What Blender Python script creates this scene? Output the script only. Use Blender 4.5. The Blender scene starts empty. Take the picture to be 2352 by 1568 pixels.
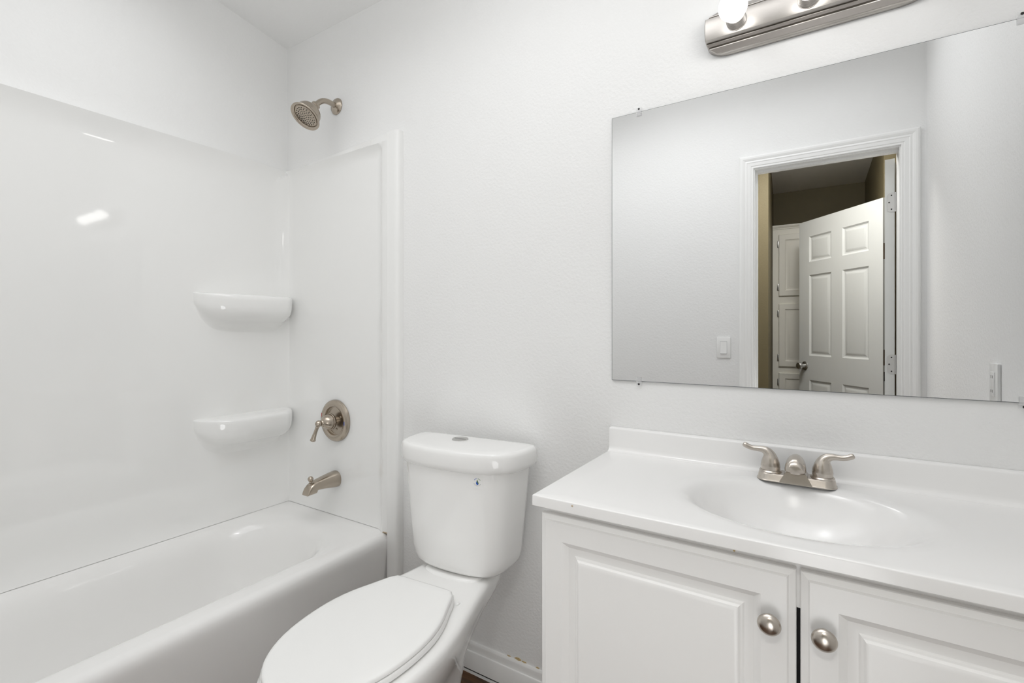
import bpy, bmesh, math, random
from mathutils import Vector, Matrix
S = bpy.context.scene
C = S.collection
PI = math.pi
# ------------------------------------------------------------------ camera, light, exposure
cam = bpy.data.cameras.new('camera'); camo = bpy.data.objects.new('camera', cam); C.objects.link(camo)
cam.sensor_width = 36.0; cam.sensor_fit = 'HORIZONTAL'
cam.lens = 1106.0 / 2352 * 36
cam.shift_y = -(784 - 760) / 2352
cam.clip_start = 0.02
camo.location = (0, -1.35, 1.185)
camo.rotation_euler = (PI / 2, 0, math.radians(32.18))
S.camera = camo
S.view_settings.view_transform = 'Standard'; S.view_settings.look = 'None'
S.view_settings.exposure = 0.16; S.view_settings.gamma = 1.0
S.view_settings.use_curve_mapping = False
w = bpy.data.worlds.new('world'); S.world = w; w.use_nodes = True
w.node_tree.nodes['Background'].inputs[0].default_value = (1, 1, 1, 1)
w.node_tree.nodes['Background'].inputs[1].default_value = 0.02
BULB = 4.8
def area(name, loc, sx, sy, power, col, rot=(0, 0, 0)):
    l = bpy.data.lights.new(name, 'AREA'); l.shape = 'RECTANGLE'; l.size = sx; l.size_y = sy
    l.energy = power; l.color = col
    o = bpy.data.objects.new(name, l); C.objects.link(o); o.location = loc; o.rotation_euler = rot
    return o
def point_fill(name, loc, r, power, col):
    l = bpy.data.lights.new(name, 'POINT'); l.shadow_soft_size = r; l.energy = power; l.color = col
    o = bpy.data.objects.new(name, l); C.objects.link(o); o.location = loc; return o
point_fill('added_point_fill', (-0.62, -0.75, 2.36), 0.12, 4.6, (0.985, 0.99, 1.0))  # added point fill to even out upper walls and ceiling, no real fixture
cl0 = area('added_overhead_fill', (-0.78, -0.90, 2.56), 2.2, 0.8, 8.0, (0.98, 0.99, 1.0)); cl0.data.spread = math.radians(148)  # added soft overhead fill, stands in for light bounced off the ceiling
dl0 = area('added_doorway_fill', (0.03, -1.56, 0.40), 0.58, 0.72, 3.7, (0.975, 0.99, 1.0), (PI / 2, 0, math.radians(58))); dl0.data.shape = 'ELLIPSE'  # added low fill behind the camera, brightens tub apron and vanity doors
hl0 = area('added_hall_fill', (-0.12, -1.98, 2.46), 0.7, 0.4, 12.0, (1.0, 0.985, 0.95)); hl0.data.spread = math.radians(165)  # added unseen fill over the hall, also spills through onto the vanity doors
point_fill('added_hall_point_fill', (0.02, -2.05, 2.38), 0.06, 8.0, (1.0, 0.985, 0.95))  # unseen point fill added to lift the hall ceiling and cabinet
try:
    S.cycles.max_bounces = 12; S.cycles.diffuse_bounces = 8; S.cycles.glossy_bounces = 6
    S.cycles.caustics_reflective = False; S.cycles.caustics_refractive = False
    S.cycles.sample_clamp_indirect = 6.0
except Exception:
    pass

# ------------------------------------------------------------------ materials
def mat(name, col, rough=0.5, metal=0.0, bump=0.0, bscale=300.0, var=0.0, vscale=6.0, coat=0.0, stretch=None, emit=None, spec=0.5, bdist=0.002, det=2.0):
    m = bpy.data.materials.new(name); m.use_nodes = True
    nt = m.node_tree; b = nt.nodes['Principled BSDF']
    b.inputs['Base Color'].default_value = (*col, 1); b.inputs['Roughness'].default_value = rough
    b.inputs['Metallic'].default_value = metal
    b.inputs['Specular IOR Level'].default_value = spec
    if coat:
        b.inputs['Coat Weight'].default_value = coat; b.inputs['Coat Roughness'].default_value = 0.05
    tc = nt.nodes.new('ShaderNodeTexCoord')
    src = tc.outputs['Object']
    if stretch:
        mp = nt.nodes.new('ShaderNodeMapping'); mp.inputs['Scale'].default_value = stretch
        nt.links.new(src, mp.inputs['Vector']); src = mp.outputs['Vector']
    if bump:
        n = nt.nodes.new('ShaderNodeTexNoise'); n.inputs['Scale'].default_value = bscale
        n.inputs['Detail'].default_value = det
        nt.links.new(src, n.inputs['Vector'])
        bp = nt.nodes.new('ShaderNodeBump'); bp.inputs['Strength'].default_value = bump
        bp.inputs['Distance'].default_value = bdist
        nt.links.new(n.outputs['Fac'], bp.inputs['Height'])
        nt.links.new(bp.outputs['Normal'], b.inputs['Normal'])
    if var:
        n2 = nt.nodes.new('ShaderNodeTexNoise'); n2.inputs['Scale'].default_value = vscale
        n2.inputs['Detail'].default_value = 3
        nt.links.new(src, n2.inputs['Vector'])
        mx = nt.nodes.new('ShaderNodeMix'); mx.data_type = 'RGBA'
        mx.inputs[6].default_value = (*[c * (1 - var) for c in col], 1)
        mx.inputs[7].default_value = (*[min(1, c * (1 + var)) for c in col], 1)
        nt.links.new(n2.outputs['Fac'], mx.inputs[0]); nt.links.new(mx.outputs[2], b.inputs['Base Color'])
    if emit:
        b.inputs['Emission Color'].default_value = (*emit[0], 1); b.inputs['Emission Strength'].default_value = emit[1]
    return m
M = {}
M['wall'] = mat('wall_paint', (0.845, 0.845, 0.84), 0.55, bump=0.38, bscale=110, det=3, bdist=0.003, var=0.008)
M['ceil'] = mat('ceiling_paint', (0.87, 0.87, 0.865), 0.7, bump=0.3, bscale=120, bdist=0.003)
M['acry'] = mat('white_acrylic', (0.87, 0.87, 0.86), 0.045, var=0.004, vscale=2, spec=0.7)
M['tub'] = mat('tub_enamel', (0.87, 0.865, 0.855), 0.09, var=0.004, vscale=2)
M['porc'] = mat('porcelain', (0.87, 0.867, 0.857), 0.06, var=0.004, vscale=3)
M['seat'] = mat('seat_plastic', (0.88, 0.88, 0.87), 0.22, var=0.003, vscale=3)
M['marble'] = mat('cultured_marble', (0.88, 0.875, 0.868), 0.17, var=0.006, vscale=9)
M['cab'] = mat('cabinet_white', (0.87, 0.865, 0.855), 0.33, var=0.004, vscale=4)
M['trim'] = mat('trim_white', (0.87, 0.87, 0.86), 0.35, var=0.005, vscale=5)
M['nick'] = mat('brushed_nickel', (0.47, 0.412, 0.345), 0.23, 1.0, bump=0.06, bscale=500, stretch=(1, 1, 8), var=0.05, vscale=80)
M['nick2'] = mat('brushed_nickel_light', (0.55, 0.505, 0.455), 0.24, 1.0, bump=0.06, bscale=500, stretch=(1, 1, 8), var=0.05, vscale=80)
M['bar'] = mat('brushed_nickel_bar', (0.50, 0.475, 0.45), 0.36, 1.0, bump=0.06, bscale=400, stretch=(1, 10, 10), var=0.05, vscale=60)
M['satin'] = mat('satin_steel', (0.62, 0.615, 0.60), 0.3, 1.0, var=0.03, vscale=40)
M['dark'] = mat('dark_rubber', (0.02, 0.018, 0.016), 0.6, var=0.1)
M['noz'] = mat('nozzle_dark', (0.03, 0.024, 0.02), 0.6, var=0.1)
M['mirror'] = mat('mirror_glass', (0.90, 0.905, 0.908), 0.0, 1.0)
M['medge'] = mat('mirror_edge', (0.10, 0.11, 0.11), 0.3, var=0.1)
M['bulb'] = mat('frosted_bulb', (0.9, 0.9, 0.9), 0.3, emit=((1.0, 0.985, 0.96), BULB))
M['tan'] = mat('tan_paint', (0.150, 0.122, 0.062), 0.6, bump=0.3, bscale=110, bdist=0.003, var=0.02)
M['hceil'] = mat('hall_ceiling_paint', (0.88, 0.85, 0.80), 0.7, bump=0.3, bscale=120, bdist=0.003)
M['hdoor'] = mat('door_white', (0.70, 0.71, 0.69), 0.4, bump=0.05, bscale=60, stretch=(4, 4, 0.4), var=0.01)
M['hcab'] = mat('linen_cabinet_paint', (0.88, 0.86, 0.78), 0.4, var=0.01)
M['plas'] = mat('white_plastic', (0.86, 0.86, 0.85), 0.25, var=0.004)
M['blue'] = mat('blue_ink', (0.01, 0.08, 0.45), 0.4, var=0.05)
M['green'] = mat('green_ink', (0.12, 0.22, 0.01), 0.4, var=0.05)
M['red'] = mat('red_ink', (0.45, 0.03, 0.03), 0.4, var=0.05)
M['grey'] = mat('grey_ink', (0.45, 0.46, 0.47), 0.4, var=0.05)
M['stick'] = mat('sticker_film', (0.87, 0.867, 0.857), 0.2, var=0.01)
M['caulk'] = mat('old_caulk', (0.55, 0.45, 0.33), 0.6, var=0.25, vscale=150)
M['chip'] = mat('exposed_drywall', (0.55, 0.42, 0.22), 0.8, var=0.3, vscale=200)
M['brown'] = mat('raw_wood', (0.10, 0.06, 0.03), 0.7, var=0.2, vscale=60)
# clear plastic for the clips
m = bpy.data.materials.new('clear_plastic'); m.use_nodes = True
b = m.node_tree.nodes['Principled BSDF']; b.inputs['Base Color'].default_value = (0.93, 0.93, 0.94, 1)
b.inputs['Roughness'].default_value = 0.1; b.inputs['IOR'].default_value = 1.3; b.inputs['Alpha'].default_value = 0.22
M['clear'] = m
# wood plank floor
m = bpy.data.materials.new('wood_plank_floor'); m.use_nodes = True; nt = m.node_tree; b = nt.nodes['Principled BSDF']
tc = nt.nodes.new('ShaderNodeTexCoord'); mp = nt.nodes.new('ShaderNodeMapping'); mp.inputs['Scale'].default_value = (1, 1, 1)
nt.links.new(tc.outputs['Object'], mp.inputs['Vector'])
br = nt.nodes.new('ShaderNodeTexBrick'); br.inputs['Scale'].default_value = 1.0
br.inputs['Brick Width'].default_value = 1.1; br.inputs['Row Height'].default_value = 0.125; br.inputs['Mortar Size'].default_value = 0.0012
br.inputs['Color1'].default_value = (0.095, 0.042, 0.012, 1); br.inputs['Color2'].default_value = (0.065, 0.028, 0.008, 1)
br.inputs['Mortar'].default_value = (0.02, 0.01, 0.005, 1)
nt.links.new(mp.outputs['Vector'], br.inputs['Vector'])
mp2 = nt.nodes.new('ShaderNodeMapping'); mp2.inputs['Scale'].default_value = (2.2, 16, 1); nt.links.new(tc.outputs['Object'], mp2.inputs['Vector'])
n1 = nt.nodes.new('ShaderNodeTexNoise'); n1.inputs['Scale'].default_value = 3.5; n1.inputs['Detail'].default_value = 6; n1.inputs['Distortion'].default_value = 0.8
nt.links.new(mp2.outputs['Vector'], n1.inputs['Vector'])
cr = nt.nodes.new('ShaderNodeValToRGB'); cr.color_ramp.elements[0].position = 0.32; cr.color_ramp.elements[0].color = (0.12, 0.11, 0.10, 1)
cr.color_ramp.elements[1].position = 0.62; cr.color_ramp.elements[1].color = (1.5, 1.4, 1.2, 1)
nt.links.new(n1.outputs['Fac'], cr.inputs['Fac'])
mx = nt.nodes.new('ShaderNodeMix'); mx.data_type = 'RGBA'; mx.blend_type = 'MULTIPLY'; mx.inputs[0].default_value = 0.85
nt.links.new(br.outputs['Color'], mx.inputs[6]); nt.links.new(cr.outputs['Color'], mx.inputs[7])
nt.links.new(mx.outputs[2], b.inputs['Base Color']); b.inputs['Roughness'].default_value = 0.35
M['floor'] = m

# ------------------------------------------------------------------ helpers
OFF = {}
class MB:
    def __init__(s): s.v = []; s.f = []; s.m = []
    def add(s, vs, fs, mi=0):
        k = len(s.v); s.v += [tuple(p) for p in vs]
        for f in fs: s.f.append([i + k for i in f]); s.m.append(mi)
        return s
    def box(s, x0, x1, y0, y1, z0, z1, bev=0.0, seg=2, mi=0):
        bm = bmesh.new(); bmesh.ops.create_cube(bm, size=1)
        for v in bm.verts:
            v.co = ((x0 + x1) / 2 + v.co.x * (x1 - x0), (y0 + y1) / 2 + v.co.y * (y1 - y0), (z0 + z1) / 2 + v.co.z * (z1 - z0))
        if bev: bmesh.ops.bevel(bm, geom=list(bm.edges), offset=bev, segments=seg, profile=0.5, affect='EDGES')
        bm.verts.index_update()
        s.add([v.co[:] for v in bm.verts], [[v.index for v in f.verts] for f in bm.faces], mi); bm.free(); return s
    def loft(s, rings, cap0=True, cap1=True, closed=True, mi=0):
        n = len(rings[0]); vs = [p for r in rings for p in r]; fs = []
        for i in range(len(rings) - 1):
            for j in range(n if closed else n - 1):
                a = i * n + j; b2 = i * n + (j + 1) % n
                fs.append([a, b2, b2 + n, a + n])
        if cap0: fs.append(list(range(n))[::-1])
        if cap1: fs.append([(len(rings) - 1) * n + j for j in range(n)])
        return s.add(vs, fs, mi)
    def lathe(s, prof, o, ax, n=48, mi=0, cap0=True, cap1=True):
        ax = Vector(ax).normalized(); o = Vector(o)
        u = ax.orthogonal().normalized(); v = ax.cross(u)
        rings = [[o + ax * h + (u * math.cos(2 * PI * k / n) + v * math.sin(2 * PI * k / n)) * r for k in range(n)] for r, h in prof]
        return s.loft(rings, cap0, cap1, mi=mi)
    def tube(s, path, rad, n=20, mi=0, sub=4, flat=None):
        P = [Vector(p) for p in path]; R = list(rad) if hasattr(rad, '__len__') else [rad] * len(P)
        if sub > 1: P, R = spline(P, R, sub)
        rings = []; prev = None
        for i, p in enumerate(P):
            t = (P[min(i + 1, len(P) - 1)] - P[max(i - 1, 0)]).normalized()
            if prev is None: u = t.orthogonal().normalized()
            else: u = (prev - t * prev.dot(t)).normalized()
            prev = u; v = t.cross(u)
            rings.append([p + (u * math.cos(2 * PI * k / n) + v * math.sin(2 * PI * k / n)) * max(R[i], 1e-5) for k in range(n)])
        return s.loft(rings, True, True, mi=mi)
    def build(s, name, mats, parent=None, smooth=35, weld=True):
        off = Vector(OFF.get(parent.name, (0, 0, 0))) if parent else Vector((0, 0, 0))
        me = bpy.data.meshes.new(name)
        me.from_pydata([tuple(Vector(p) - off) for p in s.v], [], s.f)
        if not isinstance(mats, (list, tuple)): mats = [mats]
        for q in mats: me.materials.append(q)
        me.polygons.foreach_set('material_index', s.m)
        bm = bmesh.new(); bm.from_mesh(me)
        if weld: bmesh.ops.remove_doubles(bm, verts=list(bm.verts), dist=1e-5)
        bmesh.ops.recalc_face_normals(bm, faces=list(bm.faces)); bm.to_mesh(me); bm.free()
        if smooth:
            me.shade_smooth(); me.set_sharp_from_angle(angle=math.radians(smooth))
        o = bpy.data.objects.new(name, me); C.objects.link(o)
        if parent: o.parent = parent; OFF[o.name] = tuple(off)
        return o
def spline(P, R, sub):
    P = [Vector(p) for p in P]; op = []; orr = []
    n = len(P)
    for i in range(n - 1):
        p0, p1, p2, p3 = P[max(i - 1, 0)], P[i], P[i + 1], P[min(i + 2, n - 1)]
        for k in range(sub):
            t = k / sub
            op.append(0.5 * ((2 * p1) + (p2 - p0) * t + (2 * p0 - 5 * p1 + 4 * p2 - p3) * t * t + (3 * p1 - p0 - 3 * p2 + p3) * t ** 3))
            orr.append(R[i] * (1 - t) + R[i + 1] * t)
    op.append(P[-1]); orr.append(R[-1]); return op, orr
def tag(o, label=None, cat=None, group=None, kind=None):
    if label: o['label'] = label
    if cat: o['category'] = cat
    if group: o['group'] = group
    if kind: o['kind'] = kind
    return o
def thing(name, label, cat, loc=(0, 0, 0), rz=0.0, group=None):
    o = bpy.data.objects.new(name, None); C.objects.link(o); o.location = loc; o.rotation_euler = (0, 0, rz)
    o.empty_display_size = 0.05; OFF[o.name] = tuple(loc)
    return tag(o, label, cat, group)
def struct(name, mb, mt, label, cat, smooth=35, weld=True):
    return tag(mb.build(name, mt, None, smooth, weld), label, cat, None, 'structure')
def rrect(x0, x1, y0, y1, r, z, n=10):
    pts = []
    r = min(r, (x1 - x0) / 2 - 1e-4, (y1 - y0) / 2 - 1e-4)
    for cx, cy, a0 in ((x1 - r, y1 - r, 0), (x0 + r, y1 - r, PI / 2), (x0 + r, y0 + r, PI), (x1 - r, y0 + r, 1.5 * PI)):
        for k in range(n + 1):
            a = a0 + PI / 2 * k / n; pts.append((cx + r * math.cos(a), cy + r * math.sin(a), z))
    return pts
def dup(root, loc):
    r = root.copy(); C.objects.link(r); r.location = loc
    for ch in list(root.children):
        c = ch.copy(); C.objects.link(c); c.parent = r
        for g in list(ch.children):
            d = g.copy(); C.objects.link(d); d.parent = c
    return r

# ------------------------------------------------------------------ the room shell
XL, XR, YF, HW = -2.094, 0.431, -1.532, -1.632       # walls of the bathroom, hall face of the door wall
OL, OR, OT = -0.272, 0.334, 2.046                    # door opening
def zc(y): return 2.504 + 0.152 * abs(y)
struct('floor', MB().box(-2.3, 1.5, -4.1, 0.15, -0.05, 0.0), M['floor'], 'dark brown wood plank floor', 'floor', 0)
struct('wall_back', MB().box(XL - 0.1, XR + 0.1, 0.0, 0.1, 0, 2.62), M['wall'], 'white textured wall behind the toilet, mirror and shower head', 'wall', 0)
mb = MB(); 
def sidewall(x0, x1):
    vs = [(x, y, z) for x in (x0, x1) for (y, z) in ((0.1, 0), (HW, 0), (HW, 2.78), (0.1, 2.62))]
    return MB().add(vs, [[0, 1, 2, 3], [4, 5, 6, 7], [0, 1, 5, 4], [1, 2, 6, 5], [2, 3, 7, 6], [3, 0, 4, 7]])
struct('wall_left', sidewall(XL - 0.1, XL), M['wall'], 'white wall along the bathtub', 'wall', 0)
struct('wall_right', sidewall(XR, XR + 0.1), M['wall'], 'white wall at the vanity end, seen in the mirror with the outlet', 'wall', 0)
mb = MB().box(XL, OL - 0.018, HW, YF, 0, 2.80).box(OR + 0.018, XR, HW, YF, 0, 2.80).box(OL - 0.018, OR + 0.018, HW, YF, OT + 0.018, 2.80)
struct('wall_front', mb, M['wall'], 'white wall with the doorway, seen in the mirror', 'wall', 0)
vs = [(x, y, zc(y) + d) for d in (0, 0.06) for x in (XL - 0.1, XR + 0.1) for y in (0.0, HW)]
struct('ceiling', MB().add(vs, [[0, 1, 3, 2], [4, 5, 7, 6], [0, 1, 5, 4], [2, 3, 7, 6], [0, 2, 6, 4], [1, 3, 7, 5]]), M['ceil'],
       'white sloping ceiling above the bathtub', 'ceiling', 0)
# baseboard with a moulded top
def base_profile(): return [(0, 0.012), (0.013, 0.012), (0.013, 0.071), (0.0118, 0.0735), (0.0085, 0.0748), (0.0083, 0.0775), (0.0073, 0.088), (0.0073, 0.0955), (0.0066, 0.0985), (0.0040, 0.1032), (0, 0.104)]
pr = base_profile()
mb = MB().loft([[(x, -d, z) for d, z in pr] for x in (-1.3455, -0.4785)])
mb.box(-1.3455, -0.4785, -0.0155, 0, 0.0, 0.006).box(-1.3455, -0.4785, -0.010, 0, 0.006, 0.012, mi=1)
bb = struct('baseboard_back', mb, [M['trim'], M['dark']], 'white moulded baseboard between the toilet and the vanity', 'baseboard')
mb = MB()
random.seed(4)
for cx, cz, rx, rz in ((-0.826, 0.1085, 0.016, 0.0045), (-0.803, 0.1065, 0.010, 0.0025), (-0.862, 0.1060, 0.008, 0.0018), (-0.752, 0.1065, 0.008, 0.0025)):
    k = 14; ring = [(cx + rx * math.cos(2 * PI * i / k) * random.uniform(0.6, 1.1), -0.0012, cz + rz * math.sin(2 * PI * i / k) * random.uniform(0.6, 1.2)) for i in range(k)]
    mb.loft([[(p[0], 0.0, p[2]) for p in ring], ring], False, True)
o = mb.build('paint_chip', M['chip'], bb); o['label'] = 'torn tan paint along the baseboard top'
# vertical trim strip at the end of the surround
pr = [(-1.402, 0.0), (-1.402, 0.030), (-1.368, 0.030), (-1.360, 0.0295), (-1.352, 0.027), (-1.347, 0.021), (-1.3455, 0.012), (-1.3455, 0)]
struct('trim_1', MB().loft([[(x, -d, z) for x, d in pr] for z in (0, 1.955)]), M['trim'], 'white vertical trim strip between bathtub surround and toilet', 'trim')
# door casing and jamb
pr = [(0.006, 0.0), (0.006, 0.010), (0.009, 0.0115), (0.012, 0.010), (0.016, 0.010), (0.019, 0.0125), (0.034, 0.0135), (0.038, 0.0155), (0.046, 0.0135), (0.050, 0.0155), (0.058, 0.018), (0.066, 0.018), (0.073, 0.014), (0.075, 0.010), (0.075, 0.0)]
rows = [[(OL - o_, YF + h, 0), (OL - o_, YF + h, OT + o_), (OR + o_, YF + h, OT + o_), (OR + o_, YF + h, 0)] for o_, h in pr]
mb = MB()
for a, b2 in zip(rows[:-1], rows[1:]):
    mb.add(a + b2, [[0, 1, 5, 4], [1, 2, 6, 5], [2, 3, 7, 6]])
mb.box(OL - 0.018, OL, HW, YF + 0.001, 0, OT + 0.018).box(OR, OR + 0.018, HW, YF + 0.001, 0, OT + 0.018).box(OL, OR, HW, YF + 0.001, OT, OT + 0.018)
mb.box(OL, OL + 0.010, HW + 0.038, HW + 0.07, 0, OT - 0.010).box(OL, OR, HW + 0.038, HW + 0.07, OT - 0.010, OT)
struct('trim_2', mb, M['trim'], 'white fluted door casing around the doorway, seen in the mirror', 'door frame', 0, False)
# hall beyond the doorway
HC, HY, RY, RL, RR, RF = 2.50, -2.532, -3.912, -0.318, 0.372, -0.281
struct('wall_hall_far_west', MB().box(-2.2, RF, HY - 0.1, HY, 0, HC), M['tan'], 'tan hall wall strip beside the linen cabinet, seen in the mirror', 'wall', 0)
struct('wall_hall_far_east', MB().box(RR, 1.3, HY - 0.1, HY, 0, HC), M['tan'], 'tan hall wall behind the open six panel door, seen in the mirror', 'wall', 0)
struct('wall_hall_recess_west', MB().loft([[(RF - 0.0005, HY - 0.1, z), (-0.338, RY, z), (-0.40, RY, z), (RF - 0.06, HY - 0.1, z)] for z in (0, HC)]), M['tan'], 'dark tan side of the recess next to the linen cabinet, seen in the mirror', 'wall', 0)
struct('wall_hall_recess_east', MB().box(RR, RR + 0.1, RY, HY - 0.1, 0, HC), M['tan'], 'tan side wall above the open hall door, seen in the mirror', 'wall', 0)
struct('wall_hall_back', MB().box(RL - 0.1, RR + 0.1, RY - 0.1, RY, 0, HC), M['tan'], 'brown wall above the linen cabinet, seen in the mirror', 'wall', 0)
struct('wall_hall_end_west', MB().box(-2.3, -2.2, HY - 0.1, HW, 0, HC), M['tan'], 'tan end wall of the hall', 'wall', 0)
struct('wall_hall_end_east', MB().box(1.3, 1.4, HY - 0.1, HW, 0, HC), M['tan'], 'tan end wall of the hall past the bathroom door', 'wall', 0)
struct('wall_hall_near', MB().box(XR, 1.3, HW, HW + 0.1, 0, 2.8).box(-2.2, XL, HW, HW + 0.1, 0, 2.8), M['tan'], 'tan hall wall on the far side of the bathroom wall', 'wall', 0)
struct('ceiling_hall', MB().box(-2.3, 1.4, RY - 0.1, HW, HC, HC + 0.05), M['hceil'], 'shaded hall ceiling above the linen cabinet, seen in the mirror', 'ceiling', 0)

# ------------------------------------------------------------------ door builder (six panel)
def panel_door(mb, W, H, T, cols, rows, depth=0.006):
    """door slab in the xz plane, x 0..W, y -T..0, moulded panels on both faces"""
    xs = sorted(set([0, W] + [a for c in cols for a in c])); zs = sorted(set([0, H] + [a for r in rows for a in r]))
    for side in (0, 1):
        y = 0 if side == 0 else -T; sg = -1 if side == 0 else 1
        for i in range(len(xs) - 1):
            for j in range(len(zs) - 1):
                x0, x1, z0, z1 = xs[i], xs[i + 1], zs[j], zs[j + 1]
                if (x0, x1) in cols and (z0, z1) in rows:
                    prof = [(0, 0), (0.004, depth * 0.4), (0.012, depth), (0.020, depth), (0.036, depth * 0.25), (0.040, depth * 0.2)]
                    rings = [[(x0 + q, y + sg * d, z0 + q), (x1 - q, y + sg * d, z0 + q), (x1 - q, y + sg * d, z1 - q), (x0 + q, y + sg * d, z1 - q)] for q, d in prof]
                    mb.loft(rings, False, True)
                else:
                    mb.add([(x0, y, z0), (x1, y, z0), (x1, y, z1), (x0, y, z1)], [[0, 1, 2, 3]])
    mb.add([(0, 0, 0), (W, 0, 0), (W, 0, H), (0, 0, H), (0, -T, 0), (W, -T, 0), (W, -T, H), (0, -T, H)], [[0, 1, 5, 4], [1, 2, 6, 5], [2, 3, 7, 6], [3, 0, 4, 7]])
    return mb
def six(W, H):
    s_, m_ = 0.105, 0.10; pw = (W - 2 * s_ - m_) / 2
    cols = [(s_, s_ + pw), (s_ + pw + m_, W - s_)]
    rows = [(0.20, 0.80), (0.985, 1.60), (1.70, 1.895)]
    return cols, rows
def place(o, mtx):
    o.data.transform(mtx)
# bathroom door, swung out into the hall; root at its hinge line
d1 = bpy.data.objects.new('door_1', None); C.objects.link(d1); d1.location = (OR - 0.005, HW - 0.014, 0.0); d1.rotation_euler = (0, 0, math.radians(9))
tag(d1, 'white bathroom door swung open, its edge with two hinges showing in the mirror', 'door', None, 'structure')
cols, rows = six(0.59, 2.016)
# slab: local x 0..W runs away from the hinge (-y), thickness toward -x
Rm = Matrix(((0, 1, 0, 0), (-1, 0, 0, 0), (0, 0, 1, 0), (0, 0, 0, 1)))
sl = panel_door(MB(), 0.59, 2.016, 0.038, cols, rows).build('slab', M['hdoor'], None, 20); place(sl, Matrix.Translation((0, 0, 0.012)) @ Rm); sl.parent = d1
for zc_ in (1.815, 1.022, 0.25):
    mb = MB(); hx = 0.048; hh = 0.047
    def leaf(y):
        pts = [(0.002, y, zc_ - hh), (0.002, y, zc_ + hh)]
        for k in range(7): a = PI / 2 + PI / 2 * k / 6; pts.append((-hx + 0.016 + 0.016 * math.cos(a) + 0.019, y, zc_ + hh - 0.016 + 0.016 * math.sin(a)))
        for k in range(7): a = PI + PI / 2 * k / 6; pts.append((-hx + 0.016 + 0.016 * math.cos(a) + 0.019, y, zc_ - hh + 0.016 + 0.016 * math.sin(a)))
        return pts
    mb.loft([leaf(0.0), leaf(0.0022)])
    mb.box(0.0, 0.005, 0.0, 0.0022, zc_ - hh, zc_ + hh); mb.lathe([(0.0035, -hh), (0.0035, hh)], (0.0045, -0.001, zc_), (0, 0, 1), 14)
    hg = mb.build('hinge', M['satin'], None, 30); hg.parent = d1
    for sx, sz in ((-0.012, 0.034), (-0.021, 0.0), (-0.012, -0.034)):
        sc = MB().lathe([(0.0035, 0), (0.0035, 0.0007), (0.0018, 0.0009)], (sx, 0.0022, zc_ + sz), (0, 1, 0), 12).build('hinge_screw', M['dark'], None); sc.parent = hg
# hall door, partly open
hd = thing('door_2', 'pale six panel hall door standing ajar with a round knob, seen in the mirror', 'door', (0.364, -2.495, 0.0))
tag(hd, kind='structure'); hd.rotation_euler = (0, 0, 0)
W2 = 0.745
dv = Vector((-0.466, -0.577, 0)).normalized(); nv = Vector((-dv.y, dv.x, 0))   # nv: toward the jamb side
if nv.y < 0: nv = -nv
# local x -> dv, local y -> outward normal facing the bathroom
mt2 = Matrix(((dv.x, nv.x, 0, 0), (dv.y, nv.y, 0, 0), (0, 0, 1, 0.012), (0, 0, 0, 1)))
cols, rows = six(W2, 2.018)
sl = panel_door(MB(), W2, 2.018, 0.035, cols, rows, 0.008).build('slab', M['hdoor'], None, 20); place(sl, mt2); sl.parent = hd
for z0, z1 in ((1.63, 1.73), (0.955, 1.055)):
    q = MB().box(-0.0008, 0.001, -0.030, -0.004, z0, z1, 0).build('hinge_mortise', M['brown'], None, 0); place(q, mt2); q.parent = hd
q = MB().box(-0.0012, 0.001, -0.028, -0.006, 0.855, 0.915, 0).build('latch_plate', M['dark'], None, 0); place(q, mt2); q.parent = hd
mb = MB().lathe([(0.033, 0), (0.033, 0.004), (0.028, 0.009), (0.016, 0.011), (0.014, 0.026), (0.020, 0.030), (0.027, 0.040), (0.0275, 0.050), (0.023, 0.059), (0.012, 0.063), (0.0, 0.0635)], (W2 - 0.062, 0, 0.905), (0, 1, 0), 32)
q = mb.build('door_knob', M['satin'], None, 40); place(q, mt2); q.parent = hd; q['label'] = 'dark nickel round knob'

# linen cabinet in the recess
lc = thing('linen_cabinet', 'tall cream linen cabinet with raised panel doors in the recess, seen in the mirror', 'cabinet', (0.03, -3.47, 0))
cy = -3.462; cl, crr = RL + 0.003, RR - 0.003
MB().box(cl, crr, RY + 0.004, cy, 0.0, 2.075).build('body', M['hcab'], lc, 0)
mb = MB(); pr = [(0, 2.070), (0.006, 2.070), (0.007, 2.080), (0.013, 2.088), (0.016, 2.098), (0.016, 2.105), (0, 2.105)]
mb.loft([[(x, cy + d, z) for d, z in pr] for x in (cl, crr)]).box(cl, crr, RY + 0.004, cy, 2.075, 2.105)
mb.build('crown_moulding', M['hcab'], lc, 25)
for x0, x1, hs in ((cl + 0.048, 0.018, -1), (0.030, crr - 0.048, 1)):
    for z0, z1 in ((1.488, 2.022), (0.877, 1.420), (0.10, 0.822)):
        prof = [(0, 0.0), (0, 0.012), (0.004, 0.017), (0.048, 0.018), (0.052, 0.013), (0.058, 0.011), (0.064, 0.011), (0.084, 0.0165), (0.088, 0.017)]
        d = MB().loft([[(x0 + q, cy + h, z0 + q), (x1 - q, cy + h, z0 + q), (x1 - q, cy + h, z1 - q), (x0 + q, cy + h, z1 - q)] for q, h in prof]).build('cabinet_door', M['hcab'], lc, 20)
        for zz in (z0 + 0.08, z1 - 0.08):
            hx = x0 - 0.006 if hs < 0 else x1 + 0.006
            MB().box(hx - 0.006, hx + 0.006, cy, cy + 0.012, zz - 0.028, zz + 0.028, 0.003).build('hinge', M['satin'], d, 30)

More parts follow.
